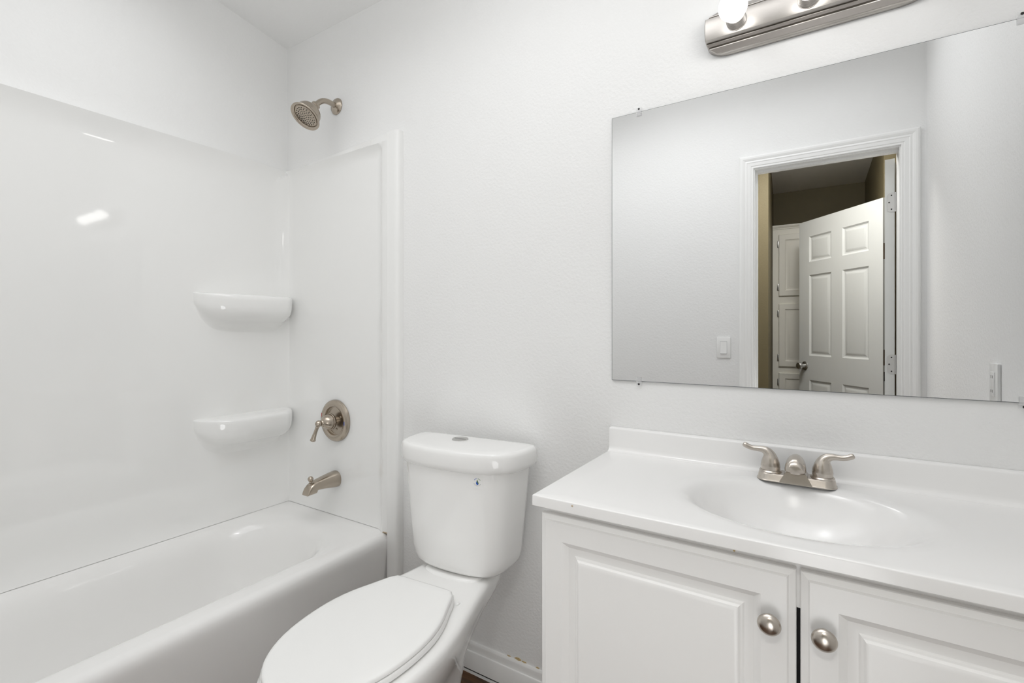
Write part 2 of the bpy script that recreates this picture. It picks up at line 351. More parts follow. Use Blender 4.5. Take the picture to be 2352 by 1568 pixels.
# ------------------------------------------------------------------ bathtub
TX0, TX1, TY0, TY1 = XL + 0.001, -1.402, YF + 0.001, -0.001
tb = thing('bathtub', 'white bathtub with a rounded front rim along the wall', 'bathtub', (-1.75, -0.76, 0))
def tring(i0, i1, j, r, z, jd=None): return rrect(TX0 + i0, TX1 - i1, TY0 + (j if jd is None else jd), TY1 - j, r, z, 12)
rings = [tring(0, 0.020, 0, 0.004, 0.0), tring(0, 0.012, 0, 0.004, 0.20), tring(0, 0.001, 0, 0.004, 0.345), tring(0, 0.0, 0, 0.004, 0.362), tring(0, 0.002, 0, 0.005, 0.378),
         tring(0.0, 0.008, 0.0, 0.008, 0.390), tring(0.0, 0.018, 0.0, 0.014, 0.397), tring(0.004, 0.030, 0.004, 0.02, 0.399), tring(0.018, 0.058, 0.055, 0.13, 0.3986), tring(0.028, 0.072, 0.078, 0.18, 0.3978), tring(0.037, 0.084, 0.096, 0.21, 0.3950),
         tring(0.047, 0.095, 0.112, 0.23, 0.388), tring(0.058, 0.104, 0.126, 0.24, 0.376), tring(0.072, 0.112, 0.142, 0.245, 0.352), tring(0.092, 0.121, 0.164, 0.25, 0.300), tring(0.116, 0.133, 0.194, 0.25, 0.225, 0.26),
         tring(0.142, 0.149, 0.230, 0.24, 0.155, 0.34), tring(0.172, 0.172, 0.278, 0.21, 0.108, 0.42), tring(0.210, 0.208, 0.330, 0.16, 0.090, 0.48), tring(0.26, 0.25, 0.40, 0.09, 0.085, 0.56)]
MB().loft(rings, True, True).build('tub_shell', M['tub'], tb, 50)
MB().lathe([(0.036, 0.0), (0.036, 0.003), (0.028, 0.004), (0.024, 0.001), (0, 0.001)], (-1.752, -0.45, 0.0850), (0, 0, 1), 32).build('drain', M['nick'], tb, 30)

# ------------------------------------------------------------------ surround
su = thing('tub_surround', 'glossy white three sided bathtub surround with moulded soap shelves', 'tub surround', (-2.05, -0.3, 0.40))
def ramp(d, w_): 
    t = max(0.0, 1 - d / w_); return t * t
def smin_edge(du, dv_, R):
    # distance to the nearest of two edges, rounded where they meet
    if du < R and dv_ < R: return R - math.hypot(R - du, R - dv_)
    return min(du, dv_)
def seq(a, b2, edge, n_edge, n_mid):
    L = b2 - a; sg = 1 if L > 0 else -1; L = abs(L); e = min(edge, L / 3)
    q = [e * (i / n_edge) ** 1.0 for i in range(n_edge)] + [e + (L - 2 * e) * i / n_mid for i in range(n_mid)] + [L - e + e * i / n_edge for i in range(n_edge + 1)]
    return [a + sg * t for t in q]
# side panel on the long wall
ys = seq(-0.004, YF + 0.004, 0.10, 16, 20); zs = seq(0.3996, 1.925, 0.10, 18, 24)
def side_off(y, z):
    dc, df = abs(y + 0.004), abs(y - (YF + 0.004)); db, dt = z - 0.3996, 1.925 - z
    d_tb = min(db, dt)
    e = smin_edge(min(dc, df), d_tb, 0.06)
    k = 0.35 if (dt < db and dt < dc) else 1.0
    return 0.009 + 0.020 * k * ramp(max(e, 0.0), 0.085) + 0.82 * max(0.0, z - 1.78) ** 2 * min(1.0, dc / 0.25) ** 1.5
mb = MB(); grid = [[(XL + side_off(y, z), y, z) for z in zs] for y in ys]
ny, nz = len(ys), len(zs); vs = [p for r in grid for p in r]; fs = [[i * nz + j, (i + 1) * nz + j, (i + 1) * nz + j + 1, i * nz + j + 1] for i in range(ny - 1) for j in range(nz - 1)]
mb.add(vs, fs)
def skirt(mb, edge, back):
    n = len(edge); mb.add(edge + back, [[i, i + 1, n + i + 1, n + i] for i in range(n - 1)])
for e in ([r[-1] for r in grid], [r[0] for r in grid], grid[0], grid[-1]):
    skirt(mb, e, [(XL, p[1], p[2]) for p in e])
mb.build('side_panel', M['acry'], su, 30)
# end panels on the short walls
def end_panel(yw, sg):
    x0, x1 = -2.090, -1.402; z0, z1, zt = 0.3996, 1.925, 1.957; xr = -1.434
    xs = seq(x0, xr, 0.07, 12, 16) ; zz = seq(z0, z1, 0.08, 12, 20)
    def off(x, z):
        dr = xr - x; dl = x - x0; dt = z1 - z; db = z - z0
        e = smin_edge(dr, dt, 0.03); v = 0.005 + 0.021 * ramp(max(e, 0), 0.05) * (0.35 + 0.65 * min(1, dl / 0.62))
        v += 0.012 * ramp(db, 0.05) * 0.5 + 0.010 * ramp(dl, 0.05)
        return min(v, 0.027)
    mb = MB(); g = [[(x, yw - sg * off(x, z), z) for z in zz] for x in xs]
    nx, nz = len(xs), len(zz)
    mb.add([p for r in g for p in r], [[i * nz + j, (i + 1) * nz + j, (i + 1) * nz + j + 1, i * nz + j + 1] for i in range(nx - 1) for j in range(nz - 1)])
    # flange on the open side and along the top
    def strip(rows):
        n = len(rows[0])
        mb.add([p for r in rows for p in r], [[i * n + j, i * n + j + 1, (i + 1) * n + j + 1, (i + 1) * n + j] for i in range(len(rows) - 1) for j in range(n - 1)])
    e = g[-1]
    strip([e, [(xr + 0.003, yw - sg * 0.0275, p[2]) for p in e], [(x1, yw - sg * 0.0275, p[2]) for p in e], [(x1, yw, p[2]) for p in e]])
    t = [r[-1] for r in g]
    lip = lambda p: 0.002 + 0.024 * min(1, max(0, (p[0] - x0) / 0.65)) ** 1.3
    ztop = lambda p: z1 + (zt - z1) * (0.15 + 0.85 * min(1, max(0, (p[0] - x0) / 0.65)))
    t2 = t + [(x1, yw - sg * 0.0275, z1)]
    strip([t2, [(p[0], yw - sg * max(lip(p), 0.004), z1 + 0.003) for p in t2], [(p[0], yw - sg * max(lip(p) * 0.9, 0.003), ztop(p) - 0.004) for p in t2], [(p[0], yw, ztop(p)) for p in t2]])
    return mb.build('end_panel', M['acry'], su, 30)
end_panel(0.0, 1); end_panel(YF, -1)
# moulded soap shelves at the corner
def soap_shelf(zt, name='soap_shelf'):
    mb = MB(); rows = []
    n = 40
    prof = [(0.0, 0.004), (0.55, 0.001), (0.86, -0.001), (0.95, -0.004), (0.99, -0.012), (1.0, -0.024), (0.99, -0.048), (0.955, -0.068), (0.875, -0.086), (0.72, -0.101), (0.50, -0.112), (0.29, -0.121), (0.13, -0.132), (0.04, -0.144), (0.0, -0.158)]
    for i in range(n + 1):
        t = i / n; y = -0.012 - 0.395 * t
        # plan depth: full near the corner third, running out along the wall
        a = min(1.0, t / 0.16); a = math.sin(a * PI / 2) ** 0.8
        b2 = max(0.0, 1 - ((t - 0.30) / 0.70) ** 3.2) if t > 0.30 else 1.0
        D = 0.105 * (0.42 + 0.58 * a) * (b2 ** 0.8)
        sh = (0.30 + 0.70 * (1 - (1 - b2) ** 2)) * (0.74 + 0.26 * a)
        rows.append([(XL + 0.0086 + max(D, 0.001) * q, y, zt + h * (sh if h < 0 else 1)) for q, h in prof])
    mb.loft(rows, True, True, closed=True)
    return mb.build(name, M['acry'], su, 50)
soap_shelf(1.337); soap_shelf(0.828)
mb = MB()
random.seed(2)
for k in range(9):
    x = -1.404 - 0.0028 * k; mb.box(x - 0.0013, x + 0.0010, -0.0285 - random.uniform(0, .003), -0.004, 0.3992, 0.4045 - 0.0002 * k, 0.0006, 1)
o = mb.build('caulk_gap', M['caulk'], su, 0); o['label'] = 'stained gap at the foot of the end panel'

# ------------------------------------------------------------------ shower fittings
sx = -1.7376
sh = thing('showerhead', 'brushed nickel bell shower head on a bent arm above the surround', 'shower head', (sx, 0, 2.148))
MB().lathe([(0.035, 0), (0.035, 0.003), (0.032, 0.007), (0.022, 0.010), (0.016, 0.013), (0.0135, 0.014)], (sx, 0, 2.148), (0, -1, 0), 40).build('wall_flange', M['nick'], sh, 40)
MB().tube([(sx, -0.004, 2.148), (sx, -0.030, 2.151), (sx, -0.054, 2.150), (sx, -0.076, 2.141), (sx, -0.095, 2.124), (sx, -0.108, 2.108)], 0.0108, 20).build('arm', M['nick'], sh, 60)
hax = Vector((0, -0.60, -0.80)).normalized(); ho = Vector((sx, -0.103, 2.114))
hp = [(0.0125, 0), (0.0155, 0.001), (0.0155, 0.009), (0.0135, 0.011), (0.0135, 0.014), (0.0175, 0.016), (0.0175, 0.021), (0.0145, 0.023), (0.018, 0.0245), (0.0255, 0.0262), (0.0325, 0.0300), (0.0380, 0.0360), (0.0415, 0.0435), (0.0432, 0.0520), (0.0440, 0.0590), (0.0465, 0.0640), (0.0510, 0.0680), (0.053, 0.071), (0.0525, 0.0735), (0.049, 0.0735), (0.043, 0.070), (0.0415, 0.066), (0.0, 0.066)]
hp = [(r * 1.15, h * 1.15) for r, h in hp]
hb = MB().lathe(hp, ho, hax, 56, cap0=True, cap1=False).build('head', M['nick'], sh, 40)
mb = MB().lathe([(0.0455, 0.0750), (0.0455, 0.0790), (0.0435, 0.0805), (0.0, 0.0815)], ho, hax, 48, cap0=False, cap1=False)
u = hax.orthogonal().normalized(); v = hax.cross(u)
for rr, n in ((0.0065, 5), (0.0145, 9), (0.0225, 13), (0.0305, 17), (0.0385, 20)):
    for k in range(n):
        a = 2 * PI * (k + 0.3 * (n % 3)) / n; c = ho + (u * math.cos(a) + v * math.sin(a)) * rr
        mb.lathe([(0.0017, 0.0795), (0.0017, 0.0822), (0.0, 0.0823)], c, hax, 8, mi=1, cap0=False, cap1=False)
mb.build('spray_face', [M['nick'], M['noz']], hb, 40)

vx, vz = -1.7353, 0.8024
va = thing('shower_valve', 'round brushed nickel shower valve with a lever handle', 'shower valve', (vx, 0, vz))
y0 = -0.005
es = MB().lathe([(0.089, -0.002), (0.0895, 0.004), (0.087, 0.012), (0.081, 0.0175), (0.0735, 0.0195), (0.067, 0.0185), (0.0615, 0.0150), (0.0595, 0.0110), (0.0588, 0.0040), (0.0575, 0.0030), (0, 0.0030)], (vx, y0, vz), (0, -1, 0), 64, cap1=False).build('escutcheon', M['nick'], va, 30)
for (dx, dz, mm, nm) in ((0.0735, -0.004, 'blue', 'cold_mark'), (-0.0735, 0.020, 'red', 'hot_mark')):
    MB().box(vx + dx - 0.0016, vx + dx + 0.0016, y0 - 0.0200, y0 - 0.012, vz + dz - 0.008, vz + dz + 0.008, 0.0006, 1).build(nm, M[mm], es, 0)
for a in (0.5, PI + 0.5, PI + 1.7):
    MB().lathe([(0.0045, 0.003), (0.0045, 0.0055), (0.003, 0.0065), (0, 0.0065)], (vx + 0.036 * math.cos(a), y0, vz + 0.036 * math.sin(a)), (0, -1, 0), 14, cap1=False).build('screw', M['nick'], es, 30)
MB().lathe([(0.0165, 0.002), (0.0165, 0.026)], (vx, y0, vz), (0, -1, 0), 32).build('valve_stem', M['nick'], va, 30)
hl = MB().lathe([(0.024, 0.022), (0.0320, 0.024), (0.0345, 0.027), (0.0345, 0.0315), (0.0325, 0.0335), (0.0325, 0.0355), (0.0315, 0.044), (0.0265, 0.057), (0.0190, 0.066), (0.0145, 0.0695), (0.0145, 0.0715), (0.0120, 0.0735), (0.0105, 0.077), (0.0125, 0.081), (0.0138, 0.087), (0.0125, 0.093), (0.008, 0.098), (0, 0.0995)], (vx, y0, vz), (0, -1, 0), 40, cap1=False).build('handle', M['nick'], va, 30)
MB().tube([(vx - 0.003, y0 - 0.085, vz - 0.004), (vx - 0.009, y0 - 0.088, vz - 0.018), (vx - 0.016, y0 - 0.092, vz - 0.040), (vx - 0.022, y0 - 0.095, vz - 0.060), (vx - 0.0245, y0 - 0.0965, vz - 0.070), (vx - 0.025, y0 - 0.0967, vz - 0.072)],
          [0.010, 0.0068, 0.0072, 0.0095, 0.0115, 0.0105], 20).build('lever', M['nick'], hl, 50)

spx = -1.7375
sp = thing('tub_spout', 'brushed nickel bathtub spout with a small diverter knob below the valve', 'bathtub spout', (spx, 0, 0.553))
st = [(-0.004, .519, .588, .0345), (-0.012, .5195, .5875, .0335), (-0.035, .523, .5845, .0295), (-0.070, .529, .5785, .0245), (-0.100, .5325, .5725, .0222), (-0.108, .530, .571, .022), (-0.110, .522, .5705, .022), (-0.120, .521, .5675, .0218), (-0.135, .521, .559, .0215), (-0.1445, .521, .548, .021), (-0.150, .521, .536, .0205), (-0.152, .5215, .527, .020)]
def sup(cx, y, zb, zt, hw, n=28, p=3.0):
    out = []
    for k in range(n):
        a = 2 * PI * k / n; c_, s_ = math.cos(a), math.sin(a)
        out.append((cx + hw * abs(c_) ** (2 / p) * (1 if c_ >= 0 else -1), y, (zb + zt) / 2 + (zt - zb) / 2 * abs(s_) ** (2 / p) * (1 if s_ >= 0 else -1)))
    return out
MB().loft([sup(spx, y, a, b2, hw, p=2.1 + 1.6 * min(1, -y / 0.1)) for y, a, b2, hw in st]).build('spout_body', M['nick'], sp, 40)
MB().lathe([(0.0085, -0.006), (0.0085, 0.001), (0.0050, 0.003), (0.0045, 0.006), (0.0070, 0.0075)] + [(0.0112 * math.sin(math.radians(t)), 0.0178 - 0.0112 * math.cos(math.radians(t))) for t in range(45, 180, 15)] + [(0, 0.0290)], (spx, -0.128, 0.565), (0, 0, 1), 24, cap1=False).build('diverter_knob', M['nick'], sp, 40)

# ------------------------------------------------------------------ toilet (local frame: back at y=0, bowl toward -y)
TA = math.radians(4.5)
to = thing('toilet', 'white two piece toilet with closed lid between bathtub and vanity', 'toilet', (-0.957, -0.045, 0.0), TA)
OFF[to.name] = (0, 0, 0)
def outline(half, z, M_=28):
    """half: list of (halfwidth, y) from back centre to front centre -> closed ring, smooth, constant count"""
    P = [Vector((a, b2, 0)) for a, b2 in half]
    Q, _ = spline(P, [0] * len(P), 8)
    # resample by arc length
    L = [0]
    for a, b2 in zip(Q[:-1], Q[1:]): L.append(L[-1] + (b2 - a).length)
    out = []; j = 0
    for k in range(M_ + 1):
        t = L[-1] * k / M_
        while j < len(L) - 2 and L[j + 1] < t: j += 1
        f = (t - L[j]) / max(1e-9, L[j + 1] - L[j]); out.append(Q[j].lerp(Q[j + 1], min(1, f)))
    R = [(max(p.x, 0), p.y, z) for p in out]
    return R + [(-p[0], p[1], p[2]) for p in R[-2:0:-1]]
def scaled(half, s_, yc, dy=0): return [(a * s_, yc + (b2 - yc) * s_ + dy) for a, b2 in half]
def inset(half, d):
    P = [Vector(p) for p in half]; out = []
    for i, p in enumerate(P):
        t = (P[min(i + 1, len(P) - 1)] - P[max(i - 1, 0)]); n_ = Vector((t.y, -t.x))
        if n_.length > 0: n_.normalize()
        q = p + n_ * d
        if i in (0, len(P) - 1): q.x = 0
        out.append((max(q.x, 0), q.y))
    return out
lid_o = [(0, -0.276), (0.05, -0.276), (0.086, -0.2765), (0.1035, -0.2855), (0.1165, -0.312), (0.131, -0.350), (0.149, -0.395), (0.1615, -0.445), (0.1655, -0.495), (0.163, -0.550), (0.153, -0.608), (0.134, -0.658), (0.104, -0.703), (0.064, -0.736), (0.026, -0.750), (0, -0.752)]
rim = [(0, -0.012), (0.085, -0.014), (0.112, -0.030), (0.120, -0.080), (0.124, -0.130), (0.133, -0.180), (0.146, -0.240), (0.163, -0.310), (0.178, -0.380), (0.186, -0.450), (0.185, -0.525), (0.174, -0.600), (0.152, -0.664), (0.116, -0.716), (0.068, -0.753), (0, -0.765)]
r2 = [(0, -.100), (.070, -.102), (.095, -.115), (.104, -.145), (.110, -.180), (.120, -.220), (.133, -.270), (.150, -.335), (.161, -.400), (.165, -.460), (.162, -.530), (.151, -.595), (.131, -.650), (.100, -.695), (.058, -.728), (0, -.738)]
r3b = [(0, -.195), (.060, -.197), (.085, -.205), (.095, -.225), (.100, -.250), (.104, -.275), (.109, -.300), (.115, -.335), (.121, -.375), (.124, -.420), (.122, -.470), (.115, -.515), (.100, -.555), (.076, -.588), (.043, -.610), (0, -.618)]
r3 = [(0, -.205), (.055, -.207), (.075, -.215), (.083, -.235), (.087, -.255), (.090, -.280), (.094, -.310), (.098, -.340), (.102, -.370), (.103, -.405), (.101, -.445), (.095, -.485), (.083, -.520), (.063, -.545), (.036, -.562), (0, -.568)]
r4 = [(0, -.195), (.062, -.197), (.084, -.207), (.092, -.230), (.096, -.255), (.099, -.285), (.102, -.315), (.105, -.345), (.106, -.375), (.105, -.410), (.102, -.445), (.095, -.480), (.082, -.510), (.062, -.535), (.035, -.553), (0, -.560)]
def mixh(a, b2, t): return [(p[0] * (1 - t) + q[0] * t, p[1] * (1 - t) + q[1] * t) for p, q in zip(a, b2)]
bowl = [outline(scaled(r4, 1.06, -0.38), 0.0), outline(scaled(r4, 1.05, -0.38), 0.03), outline(r4, 0.055), outline(mixh(r4, r3, .7), 0.11), outline(r3, 0.17), outline(mixh(r3, r3b, .6), 0.215), outline(r3b, 0.26), outline(mixh(r3b, r2, .5), 0.305),
        outline(r2, 0.345), outline(mixh(r2, rim, .5), 0.372), outline(mixh(r2, rim, .85), 0.394), outline(mixh(r2, rim, .98), 0.412), outline(rim, 0.425), outline(inset(rim, 0.003), 0.433), outline(inset(rim, 0.010), 0.4385), outline(inset(rim, 0.020), 0.440)]
pad = [(0, -0.030), (0.070, -0.030), (0.092, -0.034), (0.099, -0.060), (0.100, -0.100), (0.099, -0.150), (0.094, -0.162), (0.080, -0.170), (0.060, -0.178), (0.030, -0.184), (0, -0.186)]
MB().loft(bowl, True, True).loft([outline(pad, 0.4392), outline(inset(pad, 0.002), 0.4425), outline(inset(pad, 0.007), 0.4458), outline(inset(pad, 0.014), 0.4465)], True, True).build('bowl', M['porc'], to, 50)
for sgn in (-1, 1):
    MB().lathe([(0.013, 0), (0.013, 0.008), (0.010, 0.014), (0, 0.017)], (sgn * 0.116, -0.30, 0.028), (0, 0, 1), 20, cap1=False).build('bolt_cap', M['seat'], to, 40)
    MB().box(sgn * 0.070 - 0.016, sgn * 0.070 + 0.016, -0.282, -0.262, 0.4395, 0.452, 0.004).build('seat_hinge', M['seat'], to, 40)
MB().box(0.1085, 0.1150, -0.290, -0.276, 0.4395, 0.4440, 0.001).build('seat_bumper', M['seat'], to, 40)
def shifted(r): return [(p[0] - 0.006, p[1], p[2]) for p in r]
seat_o = inset(lid_o, -0.004)
MB().loft([shifted(outline(h_, z_)) for h_, z_ in ((inset(seat_o, 0.004), 0.4425), (seat_o, 0.4465), (seat_o, 0.454), (inset(seat_o, 0.003), 0.458))], True, True).build('seat', M['seat'], to, 40)
MB().loft([shifted(outline(h_, z_)) for h_, z_ in ((inset(lid_o, 0.004), 0.4585), (lid_o, 0.4605), (lid_o, 0.4665), (inset(lid_o, 0.003), 0.470), (inset(lid_o, 0.009), 0.4715), (inset(lid_o, 0.03), 0.472))], True, True).build('seat_lid', M['seat'], to, 50)
# tank
def tank_half(w_, f, b2): return [(0, b2), (w_ * 0.55, b2), (w_ * 0.90, b2 - 0.001), (w_ * 0.985, b2 - 0.010), (w_, b2 - 0.035), (w_ * 0.99, b2 - 0.075), (w_ * 0.965, b2 - 0.105), (w_ * 0.90, b2 - 0.105 - (f - 0.105) * 0.38), (w_ * 0.74, b2 - 0.105 - (f - 0.105) * 0.70), (w_ * 0.48, b2 - 0.105 - (f - 0.105) * 0.90), (w_ * 0.22, b2 - 0.105 - (f - 0.105) * 0.985), (0, b2 - f)]
tr = []
for z, w_, f in ((0.4470, 0.112, 0.128), (0.4490, 0.136, 0.148), (0.4545, 0.153, 0.160), (0.465, 0.1655, 0.1675), (0.48, 0.1725, 0.171), (0.505, 0.1775, 0.1745), (0.57, 0.184, 0.178), (0.66, 0.194, 0.182), (0.73, 0.2015, 0.185), (0.772, 0.206, 0.187)):
    tr.append(outline(tank_half(w_, f, -0.008), z, 36))
tk = MB().loft(tr, True, True).build('tank', M['porc'], to, 50)
tl = []
for z, w_, f, b2 in ((0.768, 0.201, 0.184, -0.008), (0.769, 0.215, 0.195, -0.003), (0.774, 0.2235, 0.202, -0.001), (0.786, 0.2275, 0.205, 0.0), (0.803, 0.228, 0.2055, 0.0), (0.817, 0.227, 0.2045, 0.0), (0.8245, 0.224, 0.2015, -0.001), (0.829, 0.2175, 0.196, -0.003), (0.8305, 0.206, 0.187, -0.007), (0.831, 0.16, 0.15, -0.02)):
    tl.append(outline(tank_half(w_, f, b2), z, 36))
MB().loft(tl, True, True).build('tank_lid', M['porc'], to, 50)
fb = MB().lathe([(0.0265, 0.0), (0.0265, 0.0035), (0.0245, 0.0045), (0.0225, 0.0035), (0.0, 0.0035)], (-0.030, -0.060, 0.8300), (0, 0, 1), 40, cap1=False).build('flush_button', M['satin'], to, 30)
MB().box(-0.0520, -0.0080, -0.0605, -0.0595, 0.8330, 0.8340).build('button_split', M['dark'], fb, 0)
# sticker on the tank front, bent to the tank
def tank_y(x, z):
    tab = ((0.57, 0.184, 0.178), (0.66, 0.194, 0.182), (0.73, 0.2015, 0.185), (0.772, 0.206, 0.187))
    for a, b2 in zip(tab[:-1], tab[1:]):
        if a[0] <= z <= b2[0]:
            t = (z - a[0]) / (b2[0] - a[0]); w_ = a[1] + (b2[1] - a[1]) * t; f = a[2] + (b2[2] - a[2]) * t
    R = outline(tank_half(w_, f, -0.008), z, 80); best = None
    for p, q in zip(R[:80], R[1:81]):
        if q[1] < -0.09 and (p[0] - x) * (q[0] - x) <= 0 and abs(p[0] - q[0]) > 1e-9:
            best = p[1] + (q[1] - p[1]) * (x - p[0]) / (q[0] - p[0])
    return best if best is not None else -0.18
SXc, SZc = 0.112, 0.7455
def patch(mb, pts, lift, mi):
    n = len(pts); V = [(SXc + a, tank_y(SXc + a, SZc + b2) - lift, SZc + b2) for a, b2 in pts]
    ca = sum(p[0] for p in pts) / n; cb = sum(p[1] for p in pts) / n
    V.append((SXc + ca, tank_y(SXc + ca, SZc + cb) - lift, SZc + cb))
    mb.add(V, [[i, (i + 1) % n, n] for i in range(n)], mi)
mb = MB(); circ = lambda r, n=28, a0=0: [(r * math.cos(2 * PI * k / n), r * math.sin(2 * PI * k / n)) for k in range(n)]
patch(mb, [(-0.0155, 0.0155), (0.0155, 0.0155), (0.0155, -0.020), (-0.0155, -0.020)], 0.0006, 0)
def drop(t): # t 0..1 around
    a = 2 * PI * t; r = 1.0; x = 0.0052 * math.sin(a) * (math.sin(a / 2)) ** 1.3; z = 0.0075 * math.cos(a) - 0.0004
    return (x, z)
D = [drop(k / 32) for k in range(32)]
patch(mb, D, 0.0011, 1)
patch(mb, [D[k] for k in range(0, 13)] + [(0.0018, -0.0028), (-0.0004, 0.0015), (-0.0012, 0.0050)], 0.0015, 2)
for a0, a1, mi in ((100, 150, 3), (32, 82, 4), (200, 340, 5)):
    for k in range(6):
        aa = math.radians(a0 + (a1 - a0) * k / 6); ab = math.radians(a0 + (a1 - a0) * (k + 0.62) / 6)
        patch(mb, [(0.0098 * math.cos(aa), 0.0098 * math.sin(aa)), (0.0115 * math.cos(aa), 0.0115 * math.sin(aa)), (0.0115 * math.cos(ab), 0.0115 * math.sin(ab)), (0.0098 * math.cos(ab), 0.0098 * math.sin(ab))], 0.0011, mi)
o = mb.build('sticker', [M['stick'], M['blue'], M['green'], M['blue'], M['green'], M['grey']], tk, 0, weld=False)
o['label'] = 'clear sticker with a blue and green water drop'

# ------------------------------------------------------------------ vanity
vc = thing('vanity_cabinet', 'white vanity cabinet with two raised panel doors under the sink top', 'cabinet', (-0.03, -0.22, 0))
VX0, VX1, VY, VT = -0.4785, 0.429, -0.437, 0.8172
mb = MB().box(VX0, VX0 + 0.016, VY, -0.016, 0.0, VT).box(VX1 - 0.016, VX1, VY, -0.002, 0.0, VT).box(VX0 + 0.016, VX1 - 0.016, -0.010, -0.002, 0.09, VT).box(VX0 + 0.016, VX1 - 0.016, VY + 0.02, -0.010, 0.09, 0.105)
mb.box(VX0 + 0.016, VX1 - 0.016, VY + 0.06, VY + 0.075, 0.0, 0.09)
mb.build('carcass', M['cab'], vc, 0)
mb = MB().box(VX0 - 0.002, VX0 + 0.04, VY - 0.001, VY + 0.018, 0.09, VT).box(VX1 - 0.04, VX1, VY - 0.001, VY + 0.018, 0.09, VT).box(VX0 + 0.04, VX1 - 0.04, VY - 0.001, VY + 0.018, 0.735, VT).box(VX0 + 0.04, VX1 - 0.04, VY - 0.001, VY + 0.018, 0.09, 0.13)
mb.build('face_frame', M['cab'], vc, 0)
for x0, x1, kx in ((-0.4920, -0.0255), (-0.0198, 0.427)) and ((-0.4920, -0.0255, -0.0625), (-0.0198, 0.427, 0.0120)):
    z0, z1, yb = 0.112, 0.8010, VY - 0.0012
    prof = [(0, 0.0), (0, 0.0095), (0.0015, 0.0112), (0.0105, 0.0140), (0.0130, 0.0180), (0.0505, 0.0180), (0.053, 0.0165), (0.062, 0.0085), (0.068, 0.0078), (0.076, 0.0085), (0.079, 0.0105), (0.082, 0.0112), (0.085, 0.0145), (0.089, 0.0158), (0.093, 0.0162)]
    d = MB().loft([[(x0 + q, yb - h, z0 + q), (x1 - q, yb - h, z0 + q), (x1 - q, yb - h, z1 - q), (x0 + q, yb - h, z1 - q)] for q, h in prof]).build('door', M['cab'], vc, 18)
    MB().lathe([(0.0085, 0.0), (0.0075, 0.004), (0.006, 0.009), (0.0075, 0.013), (0.0135, 0.0155), (0.0168, 0.0175), (0.0175, 0.0195), (0.0168, 0.0215), (0.0145, 0.0245), (0.0105, 0.0270), (0.0055, 0.0283), (0, 0.0287)], (kx, yb - 0.0178, 0.7135), (0, -1, 0), 40, cap1=False).build('knob', M['nick2'], d, 45)

# top with integral basin
ct = thing('vanity_countertop', 'white cultured marble vanity top with an oval moulded basin', 'countertop', (-0.035, -0.23, 0.8177))
CX0, CX1, CY0, CY1, ZT, ZB = -0.5045, XR - 0.001, -0.468, -0.002, 0.8408, 0.8177
bx, by, ba, bb_ = -0.033, -0.250, 0.204, 0.156
angs = sorted(set([2 * PI * k / 120 for k in range(120)] + [math.atan2(y - by, x - bx) % (2 * PI) for x in (CX0, CX1) for y in (CY0, CY1)]))
def rectpt(a, ins):
    c_, s_ = math.cos(a), math.sin(a); t = 1e9
    if c_ > 1e-9: t = min(t, (CX1 - bx) / c_)
    if c_ < -1e-9: t = min(t, (CX0 - bx) / c_)
    if s_ > 1e-9: t = min(t, (CY1 - by) / s_)
    if s_ < -1e-9: t = min(t, (CY0 - by) / s_)
    x, y = bx + c_ * t, by + s_ * t
    return (min(max(x, CX0 + ins), CX1 - ins), min(max(y, CY0 + ins), CY1 - ins))
def ell(a, r):
    # same polar angle as the rectangle ray
    c_, s_ = math.cos(a), math.sin(a); k = 1 / math.sqrt((c_ / ba) ** 2 + (s_ / bb_) ** 2)
    return (bx + c_ * k * r, by + s_ * k * r)
RJ = 1.17
rings = [[(*ell(a, RJ), ZT) for a in angs]]
for t in (0.25, 0.5, 0.75):
    rings.append([(*[p * (1 - t) + q * t for p, q in zip(ell(a, RJ), rectpt(a, 0.0024))], ZT) for a in angs])
rings += [[(*rectpt(a, 0.0024), ZT) for a in angs], [(*rectpt(a, 0.0010), ZT - 0.0005) for a in angs], [(*rectpt(a, 0.0002), ZT - 0.0015) for a in angs], [(*rectpt(a, 0.0), ZT - 0.003) for a in angs],
          [(*rectpt(a, 0.0), ZB + 0.001) for a in angs], [(*rectpt(a, 0.001), ZB) for a in angs], [(*rectpt(a, 0.03), ZB) for a in angs]]
MB().loft(rings, False, False).build('slab', M['marble'], ct, 40)
rings = []
prof = [(RJ, 0), (1.13, 0.0003), (1.09, 0.0012), (1.05, 0.0032), (1.02, 0.0062), (0.99, 0.0110), (0.96, 0.0185), (0.925, 0.0285), (0.88, 0.0420), (0.80, 0.0630), (0.70, 0.0830), (0.57, 0.1020), (0.42, 0.1170), (0.27, 0.1260), (0.12, 0.1300)]
def bdepth(a, r, d):
    wf = min(1.0, max(0.0, 0.40 - 0.75 * math.sin(a))); soft = 0.13 * (0.5 + 0.5 * math.cos(PI * min(1.0, r / RJ))) ** 1.25
    return d * (1 - wf) + soft * wf
MB().loft([[(*ell(a, r), ZT - bdepth(a, r, d)) for a in angs] for r, d in prof], False, True).build('basin', M['marble'], ct, 60)
MB().lathe([(0.022, 0.0), (0.022, 0.002), (0.018, 0.003), (0.015, 0.0015), (0.0, 0.0015)], (bx, by, ZT - 0.1298), (0, 0, 1), 28, cap1=False).build('drain', M['nick2'], ct, 30)
pr = [(0.0, ZT - 0.002), (0.034, ZT - 0.0015), (0.034, ZT + 0.0003), (0.0285, ZT + 0.0012), (0.0245, ZT + 0.0040), (0.0220, ZT + 0.0085), (0.0210, ZT + 0.0150), (0.0195, 0.9020), (0.0185, 0.9050), (0.0160, 0.9068), (0.0020, 0.9072), (0.0, 0.9072)]
MB().loft([[(x, -0.0015 - d, z) for d, z in pr] for x in (CX0 + 0.0008, CX1 - 0.001)]).build('backsplash', M['marble'], ct, 40)
